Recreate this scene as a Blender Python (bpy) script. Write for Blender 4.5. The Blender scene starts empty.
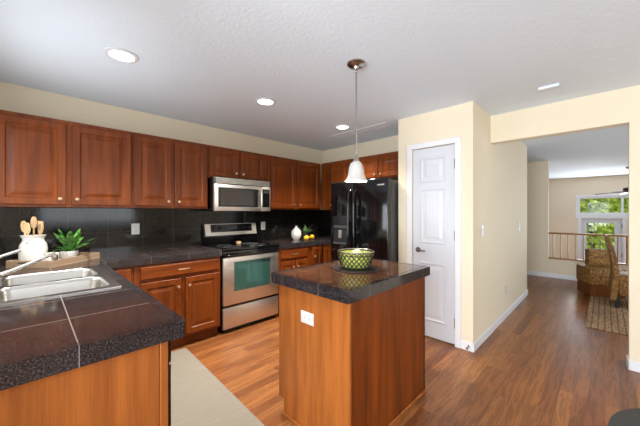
import bpy, bmesh, math, random
from mathutils import Vector, Matrix
random.seed(7)
SC = bpy.context.scene
COL = SC.collection
R = math.radians
H = 2.425          # ceiling height
CT = .94           # worktop height
YW = 3.525         # stove wall
XW = 3.62          # fridge wall

# ------------------------------------------------------------------ camera
cd = bpy.data.cameras.new('camera'); cam = bpy.data.objects.new('camera', cd); COL.objects.link(cam)
cd.sensor_width = 36; cd.lens = 16.18; cd.shift_y = -.0011; cd.clip_start = .02
cam.location = (0, 0, 1.35); cam.rotation_euler = (R(90), 0, R(44.715 - 90))
SC.camera = cam

# ------------------------------------------------------------------ exposure, world, lights
SC.view_settings.view_transform = 'Standard'; SC.view_settings.look = 'None'
SC.view_settings.exposure = 0.4; SC.view_settings.gamma = 1; SC.view_settings.use_curve_mapping = False
w = bpy.data.worlds.new('sky'); SC.world = w; w.use_nodes = True
bg = w.node_tree.nodes['Background']; bg.inputs[0].default_value = (.86, .93, 1, 1); bg.inputs[1].default_value = 1.6

def area(name, loc, rot, sx, sy, power, col=(1, 1, 1)):
    l = bpy.data.lights.new(name, 'AREA'); l.shape = 'RECTANGLE'; l.size = sx; l.size_y = sy
    l.energy = power; l.color = col
    o = bpy.data.objects.new(name, l); COL.objects.link(o); o.location = loc; o.rotation_euler = rot
    return o
DAY = (.90, .95, 1)
area('daylight_west', (-2.93, -.25, 1.07), (0, R(-90), 0), 2.0, 2.1, 112, DAY)         # sliding door of the breakfast nook
area('daylight_sink', (-.285, 2.35, 1.62), (0, R(-92), 0), .8, 1.3, 11, DAY)           # window above the sink
area('ceiling_fill_west', (-2.80, -.25, .75), (0, R(-150), 0), 1.0, 2.1, 100, (.95, .97, 1))      # added fill lamp inside the sliding door, aimed up to brighten the ceiling
area('daylight_south', (1.2, -3.10, 1.5), (R(-128), 0, R(180)), 2.0, 1.0, 20, DAY)       # nook window
area('daylight_dining', (5.6, -3.12, 1.5), (R(-112), 0, R(180)), 1.8, 1.2, 32, DAY)      # dining window
area('daylight_lower', (11.9, -.1, .9), (0, R(90), 0), 2.2, 1.6, 85, DAY)               # door and transom of the lower room

# ------------------------------------------------------------------ materials
def lin(c):
    if isinstance(c, (int, float)): c = (c, c, c)
    return tuple(((v/255)/12.92 if v/255 <= .04045 else ((v/255+.055)/1.055)**2.4) for v in c) + (1,)

class NT:
    def __init__(s, name, **kw):
        s.m = bpy.data.materials.new(name); s.m.use_nodes = True; s.t = s.m.node_tree
        s.b = s.t.nodes['Principled BSDF']
        for k, v in kw.items(): s.set(k, v)
    def set(s, k, v):
        k = {'rough': 'Roughness', 'metal': 'Metallic', 'base': 'Base Color', 'coat': 'Coat Weight', 'coatr': 'Coat Roughness',
             'spec': 'Specular IOR Level', 'ior': 'IOR', 'trans': 'Transmission Weight', 'emit': 'Emission Color', 'estr': 'Emission Strength', 'alpha': 'Alpha',
             'sheen': 'Sheen Weight', 'sss': 'Subsurface Weight'}.get(k, k)
        if hasattr(v, 'is_linked') or isinstance(v, bpy.types.NodeSocket): s.t.links.new(v, s.b.inputs[k])
        else: s.b.inputs[k].default_value = v
    def n(s, t, **kw):
        x = s.t.nodes.new(t)
        for k, v in kw.items(): setattr(x, k, v)
        return x
    def l(s, a, b): s.t.links.new(a, b)
    def coord(s, scale=(1, 1, 1), loc=(0, 0, 0), rnd=False, rot=(0, 0, 0)):
        tc = s.n('ShaderNodeTexCoord'); mp = s.n('ShaderNodeMapping')
        mp.inputs['Scale'].default_value = scale; mp.inputs['Location'].default_value = loc; mp.inputs['Rotation'].default_value = rot
        v = tc.outputs['Object']
        if rnd:
            oi = s.n('ShaderNodeObjectInfo'); ad = s.n('ShaderNodeVectorMath', operation='ADD')
            mu = s.n('ShaderNodeMath', operation='MULTIPLY'); mu.inputs[1].default_value = 37.0
            s.l(oi.outputs['Random'], mu.inputs[0]); s.l(v, ad.inputs[0]); s.l(mu.outputs[0], ad.inputs[1]); v = ad.outputs[0]
        s.l(v, mp.inputs['Vector']); return mp.outputs['Vector']
    def noise(s, vec, scale, detail=4, dist=0, rough=.5):
        x = s.n('ShaderNodeTexNoise'); x.inputs['Scale'].default_value = scale; x.inputs['Detail'].default_value = detail
        x.inputs['Distortion'].default_value = dist; x.inputs['Roughness'].default_value = rough
        if vec is not None: s.l(vec, x.inputs['Vector'])
        return x.outputs['Fac']
    def ramp(s, fac, stops, interp='LINEAR'):
        x = s.n('ShaderNodeValToRGB'); x.color_ramp.interpolation = interp
        e = x.color_ramp.elements
        while len(e) < len(stops): e.new(.5)
        for i, (p, c) in enumerate(stops): e[i].position = p; e[i].color = c
        s.l(fac, x.inputs['Fac']); return x.outputs['Color']
    def mix(s, fac, a, b, mode='MIX'):
        x = s.n('ShaderNodeMix', data_type='RGBA', blend_type=mode)
        for sock, v in ((x.inputs[0], fac), (x.inputs[6], a), (x.inputs[7], b)):
            if isinstance(v, bpy.types.NodeSocket): s.l(v, sock)
            else: sock.default_value = v
        return x.outputs[2]
    def bump(s, h, strength=.2, dist=.01):
        x = s.n('ShaderNodeBump'); x.inputs['Strength'].default_value = strength; x.inputs['Distance'].default_value = dist
        s.l(h, x.inputs['Height']); s.l(x.outputs['Normal'], s.b.inputs['Normal'])

def plain(name, c, rough=.5, **kw):
    return NT(name, base=lin(c), rough=rough, **kw).m

def wall_mat(name, c, scale=60, st=.12):
    k = NT(name, rough=.75); v = k.coord()
    k.set('base', k.mix(k.noise(v, 1.7, 2), lin(c), lin(tuple(x*.97 for x in c))))
    k.bump(k.noise(v, scale, 3), st, .004); return k.m

def wood(name, c1, c2, axis='z', rough=.38, coat=.05, sc=1.0):
    k = NT(name, rough=rough, coat=coat, coatr=.15, spec=.25)
    a, b = 15*sc, 1.1*sc
    s1 = {'x': (b, a, a), 'y': (a, b, a), 'z': (a, a, b)}[axis]
    v = k.coord(s1, rnd=True)
    g = k.noise(v, 1.0, 6, .45, .55)
    col = k.ramp(g, [(.2, lin(c1)), (.8, lin(c2))])
    s2 = {'x': (4, 160, 160), 'y': (160, 4, 160), 'z': (160, 160, 4)}[axis]
    f = k.noise(k.coord(s2, rnd=True), 1, 3)
    col = k.mix(.35, col, k.ramp(f, [(.3, (.55, .5, .45, 1)), (.6, (1, 1, 1, 1))]), 'MULTIPLY')
    k.set('base', col); return k.m

def granite(name, dark, mid, lite, rough, tile=None, off=(0, 0, 0), plane='xy', grout=(95, 88, 84), gw=.003):
    k = NT(name, rough=rough, spec=.3 if plane == 'xz' else .5); v = k.coord()
    n1 = k.noise(v, 190, 4, 0, .65); n2 = k.noise(v, 9, 3, .5)
    col = k.ramp(n1, [(.36, lin(dark)), (.52, lin(mid)), (.70, lin(lite))])
    col = k.mix(.5, col, k.ramp(n2, [(.3, (.55, .52, .52, 1)), (.7, (1.25, 1.15, 1.08, 1))]), 'MULTIPLY')
    if tile:
        tv = k.coord(loc=off, rot=(R(90), 0, 0) if plane == 'xz' else (0, 0, 0))
        br = k.n('ShaderNodeTexBrick', offset=0, squash=1)
        br.inputs['Scale'].default_value = 1; br.inputs['Brick Width'].default_value = tile; br.inputs['Row Height'].default_value = tile
        br.inputs['Mortar Size'].default_value = gw; br.inputs['Mortar Smooth'].default_value = .1
        br.inputs['Color1'].default_value = (.85, .85, .85, 1); br.inputs['Color2'].default_value = (1.1, 1.1, 1.1, 1)
        k.l(tv, br.inputs['Vector'])
        col = k.mix(1.0, col, br.outputs['Color'], 'MULTIPLY')
        col = k.mix(br.outputs['Fac'], col, lin(grout))
    k.set('base', col); return k.m

M = {}
M['wall'] = wall_mat('cream_wall', (232, 221, 197))
M['farwall'] = wall_mat('beige_wall', (232, 217, 194))
M['ceil'] = None
k = NT('ceiling_texture', rough=.85); v = k.coord()
k.set('base', lin((226, 238, 250))); k.bump(k.noise(v, 42, 4, .3, .6), .3, .009); M['ceil'] = k.m
M['trim'] = plain('white_trim', (226, 228, 233), .4)
M['door'] = plain('white_door', (208, 212, 220), .4)
CH1, CH2 = (78, 33, 8), (142, 70, 20)
M['cherry'] = wood('cherry_vertical', CH1, CH2, 'z')
M['cherry_h'] = wood('cherry_horizontal', CH1, CH2, 'x')
M['veneer'] = wood('cherry_veneer', (124, 66, 25), (182, 108, 48), 'z', .42, .08)
M['toe'] = plain('dark_toe', (52, 26, 16), .6)
k = NT('oak_floor', rough=.3, spec=.38); v = k.coord()
br = k.n('ShaderNodeTexBrick', offset=.43, offset_frequency=3, squash=1)
for nm, val in (('Scale', 1), ('Brick Width', .95), ('Row Height', .082), ('Mortar Size', .0009), ('Mortar Smooth', .2), ('Bias', 0)): br.inputs[nm].default_value = val
br.inputs['Color1'].default_value = lin((120, 70, 38)); br.inputs['Color2'].default_value = lin((160, 104, 58)); br.inputs['Mortar'].default_value = lin((84, 46, 22))
k.l(v, br.inputs['Vector'])
row = k.n('ShaderNodeMath', operation='SNAP'); row.inputs[1].default_value = .082
sep = k.n('ShaderNodeSeparateXYZ'); k.l(v, sep.inputs[0]); k.l(sep.outputs['Y'], row.inputs[0])
comb = k.n('ShaderNodeCombineXYZ'); m7 = k.n('ShaderNodeMath', operation='MULTIPLY'); m7.inputs[1].default_value = 91.7
k.l(row.outputs[0], m7.inputs[0]); k.l(m7.outputs[0], comb.inputs['Z']); k.l(m7.outputs[0], comb.inputs['X'])
gm = k.n('ShaderNodeMapping'); gm.inputs['Scale'].default_value = (1.5, 20, 1); k.l(v, gm.inputs['Vector'])
ga = k.n('ShaderNodeVectorMath', operation='ADD'); k.l(gm.outputs[0], ga.inputs[0]); k.l(comb.outputs[0], ga.inputs[1])
g1 = k.noise(ga.outputs[0], 1, 5, 1.2, .55)
wv = k.n('ShaderNodeMath', operation='MULTIPLY'); wv.inputs[1].default_value = 27; k.l(g1, wv.inputs[0])
wsn = k.n('ShaderNodeMath', operation='SINE'); k.l(wv.outputs[0], wsn.inputs[0])
rings = k.ramp(wsn.outputs[0], [(0.0, (.36, .30, .25, 1)), (.45, (1.08, 1.08, 1.08, 1))])
col = k.mix(.42, br.outputs['Color'], rings, 'MULTIPLY')
k.set('base', col); M['floor'] = k.m
M['granite'] = granite('granite_worktop', (24, 19, 19), (56, 46, 45), (92, 82, 82), .12, .34, (.233, .233, 0), grout=(150, 142, 138), gw=.002)
M['granite_i'] = granite('granite_island', (50, 31, 20), (92, 61, 43), (130, 98, 76), .06, .33, (.30, .16, 0), grout=(120, 100, 88))
EC = ((18, 17, 18), (44, 41, 43), (94, 89, 91))
M['granite_e'] = granite('granite_island_edge', *EC, .1, .33, (.30, .16, 0), grout=(110, 106, 104), gw=.0015)
M['granite_pe'] = granite('granite_worktop_edge', *EC, .1, .34, (.233, .26, 0), grout=(120, 116, 114), gw=.0015)
M['splash'] = granite('granite_backsplash', (15, 14, 14), (30, 28, 27), (44, 42, 40), .08, .305, (.06, .235, 0), 'xz', grout=(66, 62, 58), gw=.002)
k = NT('stainless', rough=.3, metal=1.0, base=lin((222, 217, 210))); v = k.coord((3, 3, 240))
k.set('rough', k.ramp(k.noise(v, 1, 2), [(.3, (.34,)*3+(1,)), (.7, (.46,)*3+(1,))])); M['steel'] = k.m
M['sinksteel'] = plain('sink_steel', (182, 180, 177), .27, metal=1.0)
M['chrome'] = plain('brushed_nickel', (172, 168, 162), .22, metal=1.0)
M['knob'] = plain('satin_nickel_knob', (214, 190, 160), .28, metal=.9)
M['bronze'] = plain('dark_bronze', (48, 44, 42), .35, metal=.8)
M['lever'] = plain('dark_nickel', (120, 114, 106), .3, metal=.9)
M['black'] = plain('black_enamel', (13, 13, 15), .1, spec=.6)
M['fridge'] = plain('black_gloss', (12, 12, 14), .09, spec=.6)
M['blackm'] = plain('black_plastic', (20, 20, 22), .4)
M['fside'] = plain('fridge_side', (66, 68, 70), .45)
M['darkrec'] = plain('dispenser_dark', (44, 46, 50), .25)
M['regpaint'] = plain('ceiling_paint_grey', (214, 218, 222), .6)
M['glassblk'] = plain('black_glass', (10, 10, 12), .04, spec=.7)
M['ovenglass'] = plain('oven_glass', (66, 108, 100), .04, metal=.5)
M['mwglass'] = plain('microwave_glass', (62, 58, 56), .06, metal=.5)
M['greysteel'] = plain('grey_vent', (96, 100, 98), .4, metal=.5)
M['white'] = plain('white_plastic', (206, 206, 204), .35)
M['slot'] = plain('outlet_slot', (96, 94, 92), .5)
M['ceramic'] = plain('white_ceramic', (222, 220, 215), .22)
M['uwood'] = wood('utensil_wood', (214, 172, 122), (236, 204, 162), 'z', .6, 0)
M['traywood'] = wood('tray_wood', (150, 124, 100), (186, 160, 134), 'x', .6, 0)
M['soil'] = plain('soil', (40, 30, 24), .9)
k = NT('leaf', rough=.35); k.set('base', k.mix(k.ramp(k.noise(k.coord(), 34, 3), [(.4, (0, 0, 0, 1)), (.6, (1, 1, 1, 1))]), lin((12, 72, 38)), lin((104, 168, 70)))); M['leaf'] = k.m
k = NT('leaf_light', rough=.35); k.set('base', k.mix(k.noise(k.coord(), 22, 3), lin((48, 112, 58)), lin((150, 190, 120)))); M['leaf2'] = k.m
k = NT('lemon', rough=.4); k.set('base', lin((244, 190, 40))); k.bump(k.noise(k.coord(), 160, 2), .2, .002); M['lemon'] = k.m
k = NT('lime', rough=.35); k.set('base', k.mix(k.noise(k.coord(), 18, 2), lin((120, 168, 44)), lin((190, 204, 70)))); M['lime'] = k.m
k = NT('lemon_green', rough=.35); k.set('base', k.mix(k.noise(k.coord(), 18, 2), lin((160, 176, 56)), lin((216, 206, 84)))); M['ylime'] = k.m
k = NT('green_glaze', rough=.2); k.set('base', k.mix(k.noise(k.coord(), 12, 2), lin((110, 150, 44)), lin((220, 216, 120)))); M['glaze'] = k.m
M['palefruit'] = plain('pale_lemon', (238, 224, 168), .45)
M['wire'] = plain('bowl_wire', (70, 64, 58), .35, metal=.8)
M['trivet'] = plain('trivet_dark', (34, 25, 22), .35)
k = NT('shade_glass', rough=.3, base=lin((196, 194, 190)), trans=.0); k.set('sss', .0); M['shade'] = k.m
M['bulb'] = NT('bulb_glow', base=(1, .9, .75, 1), emit=(1, .86, .66, 1), estr=9).m
M['led'] = NT('downlight_glow', base=(1, 1, 1, 1), emit=(1, .96, .9, 1), estr=6).m
k = NT('mat_weave', rough=.9); v = k.coord((1, 1, 1))
k.set('base', k.mix(k.noise(k.coord((6, 260, 1)), 1, 2), lin((116, 109, 97)), lin((148, 140, 127)))); k.bump(k.noise(k.coord((300, 300, 1)), 1, 2), .3, .003); M['mat'] = k.m
M['darkmat'] = plain('grey_felt', (70, 70, 70), .9)
k = NT('rug_weave', rough=.95)
n1 = k.noise(k.coord((30, 44, 1)), 1, 4, .8, .75)
c0 = k.ramp(n1, [(.32, lin((70, 54, 46))), (.45, lin((138, 104, 76))), (.58, lin((196, 164, 126))), (.70, lin((128, 88, 64)))])
st = k.n('ShaderNodeTexWave', wave_type='BANDS', bands_direction='Y'); st.inputs['Scale'].default_value = 5.5; st.inputs['Distortion'].default_value = .4
k.l(k.coord(), st.inputs['Vector'])
big = k.noise(k.coord((1.2, 3.5, 1)), 1, 2)
c0 = k.mix(.6, c0, k.ramp(big, [(.4, (.6, .55, .55, 1)), (.55, (1.1, 1.08, 1.05, 1))]), 'MULTIPLY')
k.set('base', k.mix(.75, c0, k.ramp(st.outputs['Fac'], [(.06, (.3, .26, .26, 1)), (.22, (1, 1, 1, 1))]), 'MULTIPLY')); M['rug'] = k.m
k = NT('wicker', rough=.55)
wv1 = k.n('ShaderNodeTexChecker'); wv1.inputs['Scale'].default_value = 46; k.l(k.coord(rot=(.5, .4, .6)), wv1.inputs['Vector'])
nn = k.noise(k.coord(), 38, 3, 1, .7)
c = k.ramp(nn, [(.3, lin((54, 34, 16))), (.5, lin((140, 98, 44))), (.7, lin((212, 170, 92)))])
k.set('base', k.mix(.5, c, k.mix(wv1.outputs['Fac'], (.5, .45, .4, 1), (1.1, 1.05, 1, 1)), 'MULTIPLY')); k.bump(nn, .6, .01); M['wicker'] = k.m
M['brownwood'] = wood('brown_wood', (96, 52, 24), (134, 78, 38), 'z', .4, .2)
M['rail'] = wood('rail_wood', (150, 100, 52), (198, 146, 88), 'y', .4, .2)
M['darkfan'] = plain('dark_fan', (44, 34, 30), .4)
k = NT('window_glass', rough=0.0)
tr = k.n('ShaderNodeBsdfTransparent'); gl = k.n('ShaderNodeBsdfGlossy'); gl.inputs['Roughness'].default_value = .01
mx = k.n('ShaderNodeMixShader'); mx.inputs[0].default_value = .012; k.l(tr.outputs[0], mx.inputs[1]); k.l(gl.outputs[0], mx.inputs[2])
k.l(mx.outputs[0], k.t.nodes['Material Output'].inputs['Surface']); M['pane'] = k.m
k = NT('bark', rough=.9); k.set('base', k.mix(k.noise(k.coord((9, 9, 2)), 1, 4), lin((60, 50, 44)), lin((120, 108, 98)))); M['bark'] = k.m
k = NT('tree_leaves', rough=.6); k.set('base', k.mix(k.noise(k.coord(), 1.4, 3), lin((120, 150, 40)), lin((206, 222, 90)))); M['tleaf'] = k.m
k = NT('lawn', rough=.95); k.set('base', k.mix(k.noise(k.coord(), 3, 3), lin((96, 128, 58)), lin((140, 160, 84)))); M['lawn'] = k.m

# ------------------------------------------------------------------ mesh helpers
class G:
    def __init__(s): s.b = bmesh.new()
    def box(s, x0, x1, y0, y1, z0, z1, bev=0, seg=2, rot=None):
        g = bmesh.ops.create_cube(s.b, size=1); vs = g['verts']
        bmesh.ops.scale(s.b, vec=(abs(x1-x0), abs(y1-y0), abs(z1-z0)), verts=vs)
        if rot: bmesh.ops.rotate(s.b, verts=vs, cent=(0, 0, 0), matrix=rot)
        bmesh.ops.translate(s.b, vec=((x0+x1)/2, (y0+y1)/2, (z0+z1)/2), verts=vs)
        if bev:
            es = list({e for v in vs for e in v.link_edges})
            bmesh.ops.bevel(s.b, geom=es, offset=bev, segments=seg, affect='EDGES', profile=.5)
        return s
    def rings(s, rings, cap0=True, cap1=True, close=False):
        rv = [[s.b.verts.new(p) for p in r] for r in rings]
        n = len(rv[0])
        pairs = list(zip(rv, rv[1:])) + ([(rv[-1], rv[0])] if close else [])
        for a, b in pairs:
            for i in range(n):
                s.b.faces.new((a[i], a[(i+1) % n], b[(i+1) % n], b[i]))
        if not close:
            if cap0: s.b.faces.new(rv[0][::-1])
            if cap1: s.b.faces.new(rv[-1])
        return s
    def lathe(s, prof, c=(0, 0, 0), n=32, axis='z', cap0=True, cap1=True, sx=1, sy=1):
        rr = []
        for r, h in prof:
            ring = []
            for i in range(n):
                t = 2*math.pi*i/n; a, b = r*math.cos(t)*sx, r*math.sin(t)*sy
                p = {'z': (a, b, h), 'y': (a, h, -b), 'x': (h, a, b)}[axis]
                ring.append((c[0]+p[0], c[1]+p[1], c[2]+p[2]))
            rr.append(ring)
        return s.rings(rr, cap0, cap1)
    def tube(s, pts, r, n=10):
        pts = [Vector(p) for p in pts]; rr = []; up = None
        for i, p in enumerate(pts):
            d = (pts[min(i+1, len(pts)-1)] - pts[max(i-1, 0)]).normalized()
            if up is None: up = Vector((0, 0, 1)) if abs(d.z) < .9 else Vector((1, 0, 0))
            a = d.cross(up).normalized(); b = a.cross(d).normalized(); up = b
            ra = r[i] if isinstance(r, (list, tuple)) else r
            rr.append([p + a*ra*math.cos(2*math.pi*j/n) + b*ra*math.sin(2*math.pi*j/n) for j in range(n)])
        return s.rings(rr)
    def torus(s, c, Rm, r, n=40, m=8, axis='z'):
        rr = []
        for i in range(n):
            t = 2*math.pi*i/n; ring = []
            for j in range(m):
                q = 2*math.pi*j/m; a = (Rm+r*math.cos(q))*math.cos(t); b = (Rm+r*math.cos(q))*math.sin(t); h = r*math.sin(q)
                p = (a, b, h) if axis == 'z' else (a, h, b)
                ring.append((c[0]+p[0], c[1]+p[1], c[2]+p[2]))
            rr.append(ring)
        return s.rings(rr, close=True)
    def panel(s, w, h, t, fw, x0=0, z0=0, y=0, rec=.009, flat=False):
        """raised-panel leaf; front faces -y, back at y, front at y-t"""
        L = [(0, 0), (0, t-.004), (.004, t), (fw, t), (fw+.008, t-rec), (fw+.02, t-rec), (fw+.05, t-.002)] if not flat else [(0, 0), (0, t-.004), (.006, t)]
        rr = []
        for i, d in L:
            rr.append([(x0+i, y-d, z0+i), (x0+w-i, y-d, z0+i), (x0+w-i, y-d, z0+h-i), (x0+i, y-d, z0+h-i)])
        return s.rings(rr)
    def slab(s, xs, ys, cells, z0, z1, bev=.008):
        V = {}
        def v(i, j, z):
            if (i, j, z) not in V: V[(i, j, z)] = s.b.verts.new((xs[i], ys[j], z))
            return V[(i, j, z)]
        cs = set(cells); top = []; side = []
        for i, j in cs:
            f = s.b.faces.new((v(i, j, z1), v(i+1, j, z1), v(i+1, j+1, z1), v(i, j+1, z1))); top.append(f)
            s.b.faces.new((v(i, j, z0), v(i, j+1, z0), v(i+1, j+1, z0), v(i+1, j, z0)))
            for (di, dj), (a, b) in {(0, -1): ((i, j), (i+1, j)), (1, 0): ((i+1, j), (i+1, j+1)), (0, 1): ((i+1, j+1), (i, j+1)), (-1, 0): ((i, j+1), (i, j))}.items():
                if (i+di, j+dj) not in cs:
                    side.append(s.b.faces.new((v(*a, z0), v(*b, z0), v(*b, z1), v(*a, z1))))
        if bev:
            T = set(top); S = set(side)
            es = [e for e in s.b.edges if len(e.link_faces) == 2 and ((e.link_faces[0] in T) != (e.link_faces[1] in T))]
            es += [e for e in s.b.edges if len(e.link_faces) == 2 and all(f in S for f in e.link_faces) and abs(e.link_faces[0].normal.dot(e.link_faces[1].normal)) < .1]
            bmesh.ops.bevel(s.b, geom=es, offset=bev, segments=3, affect='EDGES', profile=.5)
        return s
    def xf(s, mat): bmesh.ops.transform(s.b, matrix=mat, verts=s.b.verts[:]); return s

def obj(name, g, mat, parent=None, smooth=True, loc=None, rot=None):
    me = bpy.data.meshes.new(name)
    bmesh.ops.recalc_face_normals(g.b, faces=g.b.faces[:]); g.b.to_mesh(me); g.b.free()
    if smooth:
        for p in me.polygons: p.use_smooth = True
        me.set_sharp_from_angle(angle=R(38))
    me.materials.append(M[mat]); o = bpy.data.objects.new(name, me); COL.objects.link(o)
    if parent: o.parent = parent
    if loc: o.location = loc
    if rot: o.rotation_euler = rot
    return o
def tag(o, label, cat, group=None, kind=None):
    o['label'] = label; o['category'] = cat
    if group: o['group'] = group
    if kind: o['kind'] = kind
    return o
def thing(name, label, cat, loc=(0, 0, 0), rz=0, group=None):
    o = bpy.data.objects.new(name, None); o.empty_display_size = .05; COL.objects.link(o); o.location = loc; o.rotation_euler = (0, 0, rz)
    return tag(o, label, cat, group)
def struct(name, g, mat, parent=None, smooth=False):
    o = obj(name, g, mat, parent, smooth)
    if not parent: o['kind'] = 'structure'
    return o

# ------------------------------------------------------------------ the setting
g = G(); g.box(-3.12, 7.72, -3.32, 3.65, -.06, 0); struct('floor', g, 'floor')
g = G(); g.box(7.72, 12.2, -4.0, 3.65, -.96, -.90); struct('floor', g, 'floor')
g = G(); g.box(-3.12, 12.2, -4.0, 3.65, H, H+.1); struct('ceiling', g, 'ceil')
g = G(); g.box(-.42, XW+.12, YW, YW+.12, 0, H); struct('wall_north', g, 'wall')
# fridge wall, header over the opening and right-hand wall
g = G(); g.box(XW, XW+.12, 1.704, YW, 0, H); g.box(XW, XW+.12, -.149, .905, 2.123, H); g.box(XW, XW+.12, -3.2, -.149, 0, H)
struct('wall_east', g, 'wall')
# pantry closet
g = G(); g.box(3.015, 3.115, .905, 1.07, 0, H); g.box(3.015, 3.115, 1.532, 1.704, 0, H); g.box(3.015, 3.115, 1.07, 1.532, 2.047, H)
g.box(3.115, XW, 1.604, 1.704, 0, H); struct('wall_pantry', g, 'wall')
g = G(); g.box(3.115, 5.74, .905, 1.02, 0, H); g.box(5.62, 5.74, 1.02, 3.53, 0, H); struct('wall_hall', g, 'wall')
g = G(); g.box(7.6, 7.72, .84, 3.53, 0, H); struct('wall_column', g, 'farwall')
g = G(); g.box(7.6, 7.72, -3.2, .84, -.9, .385); struct('wall_knee', g, 'farwall')
g = G(); g.box(5.62, 12.2, 3.53, 3.65, -.9, H); struct('wall_hall_end', g, 'farwall')
# lower room: far wall with door and transom
g = G(); Xf = 12.0
g.box(Xf, Xf+.14, .60, 3.53, -.9, H); g.box(Xf, Xf+.14, -1.25, .60, 1.82, H); g.box(Xf, Xf+.14, -1.25, .60, 1.17, 1.29)
g.box(Xf, Xf+.14, -4.0, -1.25, -.9, H); g.box(Xf, Xf+.14, -1.25, -.36, -.9, 1.17); g.box(Xf, Xf+.14, .52, .60, -.9, 1.17)
struct('wall_far', g, 'farwall')
g = G(); g.box(7.72, 12.0, -4.1, -4.0, -.9, H); struct('wall_lower', g, 'farwall')
# left wall with the window over the sink
g = G(); x0, x1 = -.42, -.30
g.box(x0, x1, 1.0, 1.65, 0, H); g.box(x0, x1, 3.05, YW, 0, H); g.box(x0, x1, 1.65, 3.05, 0, 1.12); g.box(x0, x1, 1.65, 3.05, 2.12, H)
struct('wall_west', g, 'wall')
g = G(); g.box(-3.0, -.42, 1.0, 1.12, 0, H); struct('wall_nook', g, 'wall')
g = G(); g.box(-3.12, -3.0, .9, 1.12, 0, H); g.box(-3.12, -3.0, -3.2, -1.4, 0, H); g.box(-3.12, -3.0, -1.4, .9, 2.1, H); struct('wall_nook_west', g, 'wall')
g = G(); g.box(-3.12, .15, -3.32, -3.2, 0, H); g.box(2.25, 4.65, -3.32, -3.2, 0, H); g.box(6.55, 7.72, -3.32, -3.2, 0, H)
for a, b in ((.15, 2.25), (4.65, 6.55)): g.box(a, b, -3.32, -3.2, 0, .88); g.box(a, b, -3.32, -3.2, 2.12, H)
struct('wall_south', g, 'wall')

def window(i, axis, p, a0, a1, z0, z1, mull=()):
    """frame + pane in a wall plane; axis 'x' = wall at x=p spanning y, 'y' = wall at y=p spanning x"""
    g = G(); t = .05
    def bx(gg, u0, u1, w0, w1, d): gg.box(p-d, p+d, u0, u1, w0, w1) if axis == 'x' else gg.box(u0, u1, p-d, p+d, w0, w1)
    for u0, u1, w0, w1 in [(a0, a1, z0, z0+t), (a0, a1, z1-t, z1), (a0, a0+t, z0+t, z1-t), (a1-t, a1, z0+t, z1-t)] + [(m-t/2, m+t/2, z0+t, z1-t) for m in mull]:
        bx(g, u0, u1, w0, w1, .04)
    f = struct('window_%d' % i, g, 'trim')
    g = G(); bx(g, a0+t, a1-t, z0+t, z1-t, .003); obj('pane', g, 'pane', f, False)
window(1, 'x', -.36, 1.65, 3.05, 1.12, 2.12, (2.35,))
window(2, 'x', -3.06, -1.4, .9, .0, 2.1, (-.25,))
window(3, 'y', -3.26, .15, 2.25, .88, 2.12, (1.2,))
window(4, 'y', -3.26, 4.65, 6.55, .88, 2.12, (5.6,))
window(5, 'x', Xf+.05, -1.25, .60, 1.29, 1.82, (-.36,))

# baseboards and casings
def bb(name, *boxes):
    g = G()
    for b in boxes: g.box(*b, bev=.004, seg=1)
    struct(name, g, 'trim')
bb('baseboard_hall', (3.004, 5.752, .893, .905, 0, .085))
bb('baseboard_pantry', (3.003, 3.015, .893, 1.013, 0, .085))
bb('baseboard_east', (XW-.012, XW, -3.2, -.137, 0, .085), (XW-.012, XW+.12, -.149, -.137, 0, .085))
bb('baseboard_column', (7.588, 7.6, .828, 3.5, 0, .09))
bb('baseboard_knee', (7.588, 7.6, -3.2, .828, 0, .09))
g = G(); cx0, cx1 = 3.003, 3.015
g.box(cx0-.004, cx1, 1.013, 1.07, 0, 2.047, .004, 1); g.box(cx0-.004, cx1, 1.532, 1.589, 0, 2.047, .004, 1); g.box(cx0-.004, cx1, 1.013, 1.589, 2.047, 2.104, .004, 1)
struct('trim_1', g, 'trim')
g = G()
g.box(Xf-.02, Xf, .52, .60, -.9, 1.17); g.box(Xf-.02, Xf, -.44, -.36, -.9, 1.17); g.box(Xf-.02, Xf, -1.3, .60, 1.17, 1.29); g.box(Xf-.02, Xf, -1.3, .60, 1.82, 1.87); g.box(Xf-.02, Xf, .60, .65, 1.17, 1.87)
struct('trim_2', g, 'trim')
# pantry door (hinges on the right, lever on the left)
g = G(); dw = 1.529-1.073
d = thing('door_1', '', ''); del d['label']; del d['category']; d['kind'] = 'structure'
d.location = (3.04, 1.529, .012); d.rotation_euler = (0, 0, R(-90))
lf = G(); lf.box(0, dw, -.012, .02, 0, 2.03, .002, 1)
obj('door_leaf', lf, 'door', d, False)
for z0, z1 in ((.17, .80), (1.00, 1.60), (1.66, 1.93)):
    p = G(); fr = [(0, -.0), (0, .004), (.008, .010), (.02, .010), (.028, .003), (.05, .003), (.075, .009)]
    xa, xb = .085, dw-.085
    p.rings([[(xa+i, -.010-dd, z0+i), (xb-i, -.010-dd, z0+i), (xb-i, -.010-dd, z1-i), (xa+i, -.010-dd, z1-i)] for i, dd in fr])
    obj('door_panel', p, 'door', d, False)
for z in (.22, 1.10, 1.83):
    h = G(); h.box(dw-.008, dw+.004, -.022, -.010, z-.045, z+.045); h.lathe([(.006, z-.05), (.006, z+.05)], (dw, -.024, 0), 10); obj('hinge', h, 'bronze', d)
h = G(); h.lathe([(.0, -.02), (.026, -.02), (.03, -.014), (.03, -.012)], (.06, 0, .925), 24, 'y'); h.lathe([(.01, -.055), (.01, -.012)], (.06, 0, .925), 14, 'y')
h.tube([(.06, -.055, .925), (.09, -.06, .927), (.16, -.056, .92)], [.010, .009, .007]); obj('door_lever', h, 'lever', d)
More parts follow.
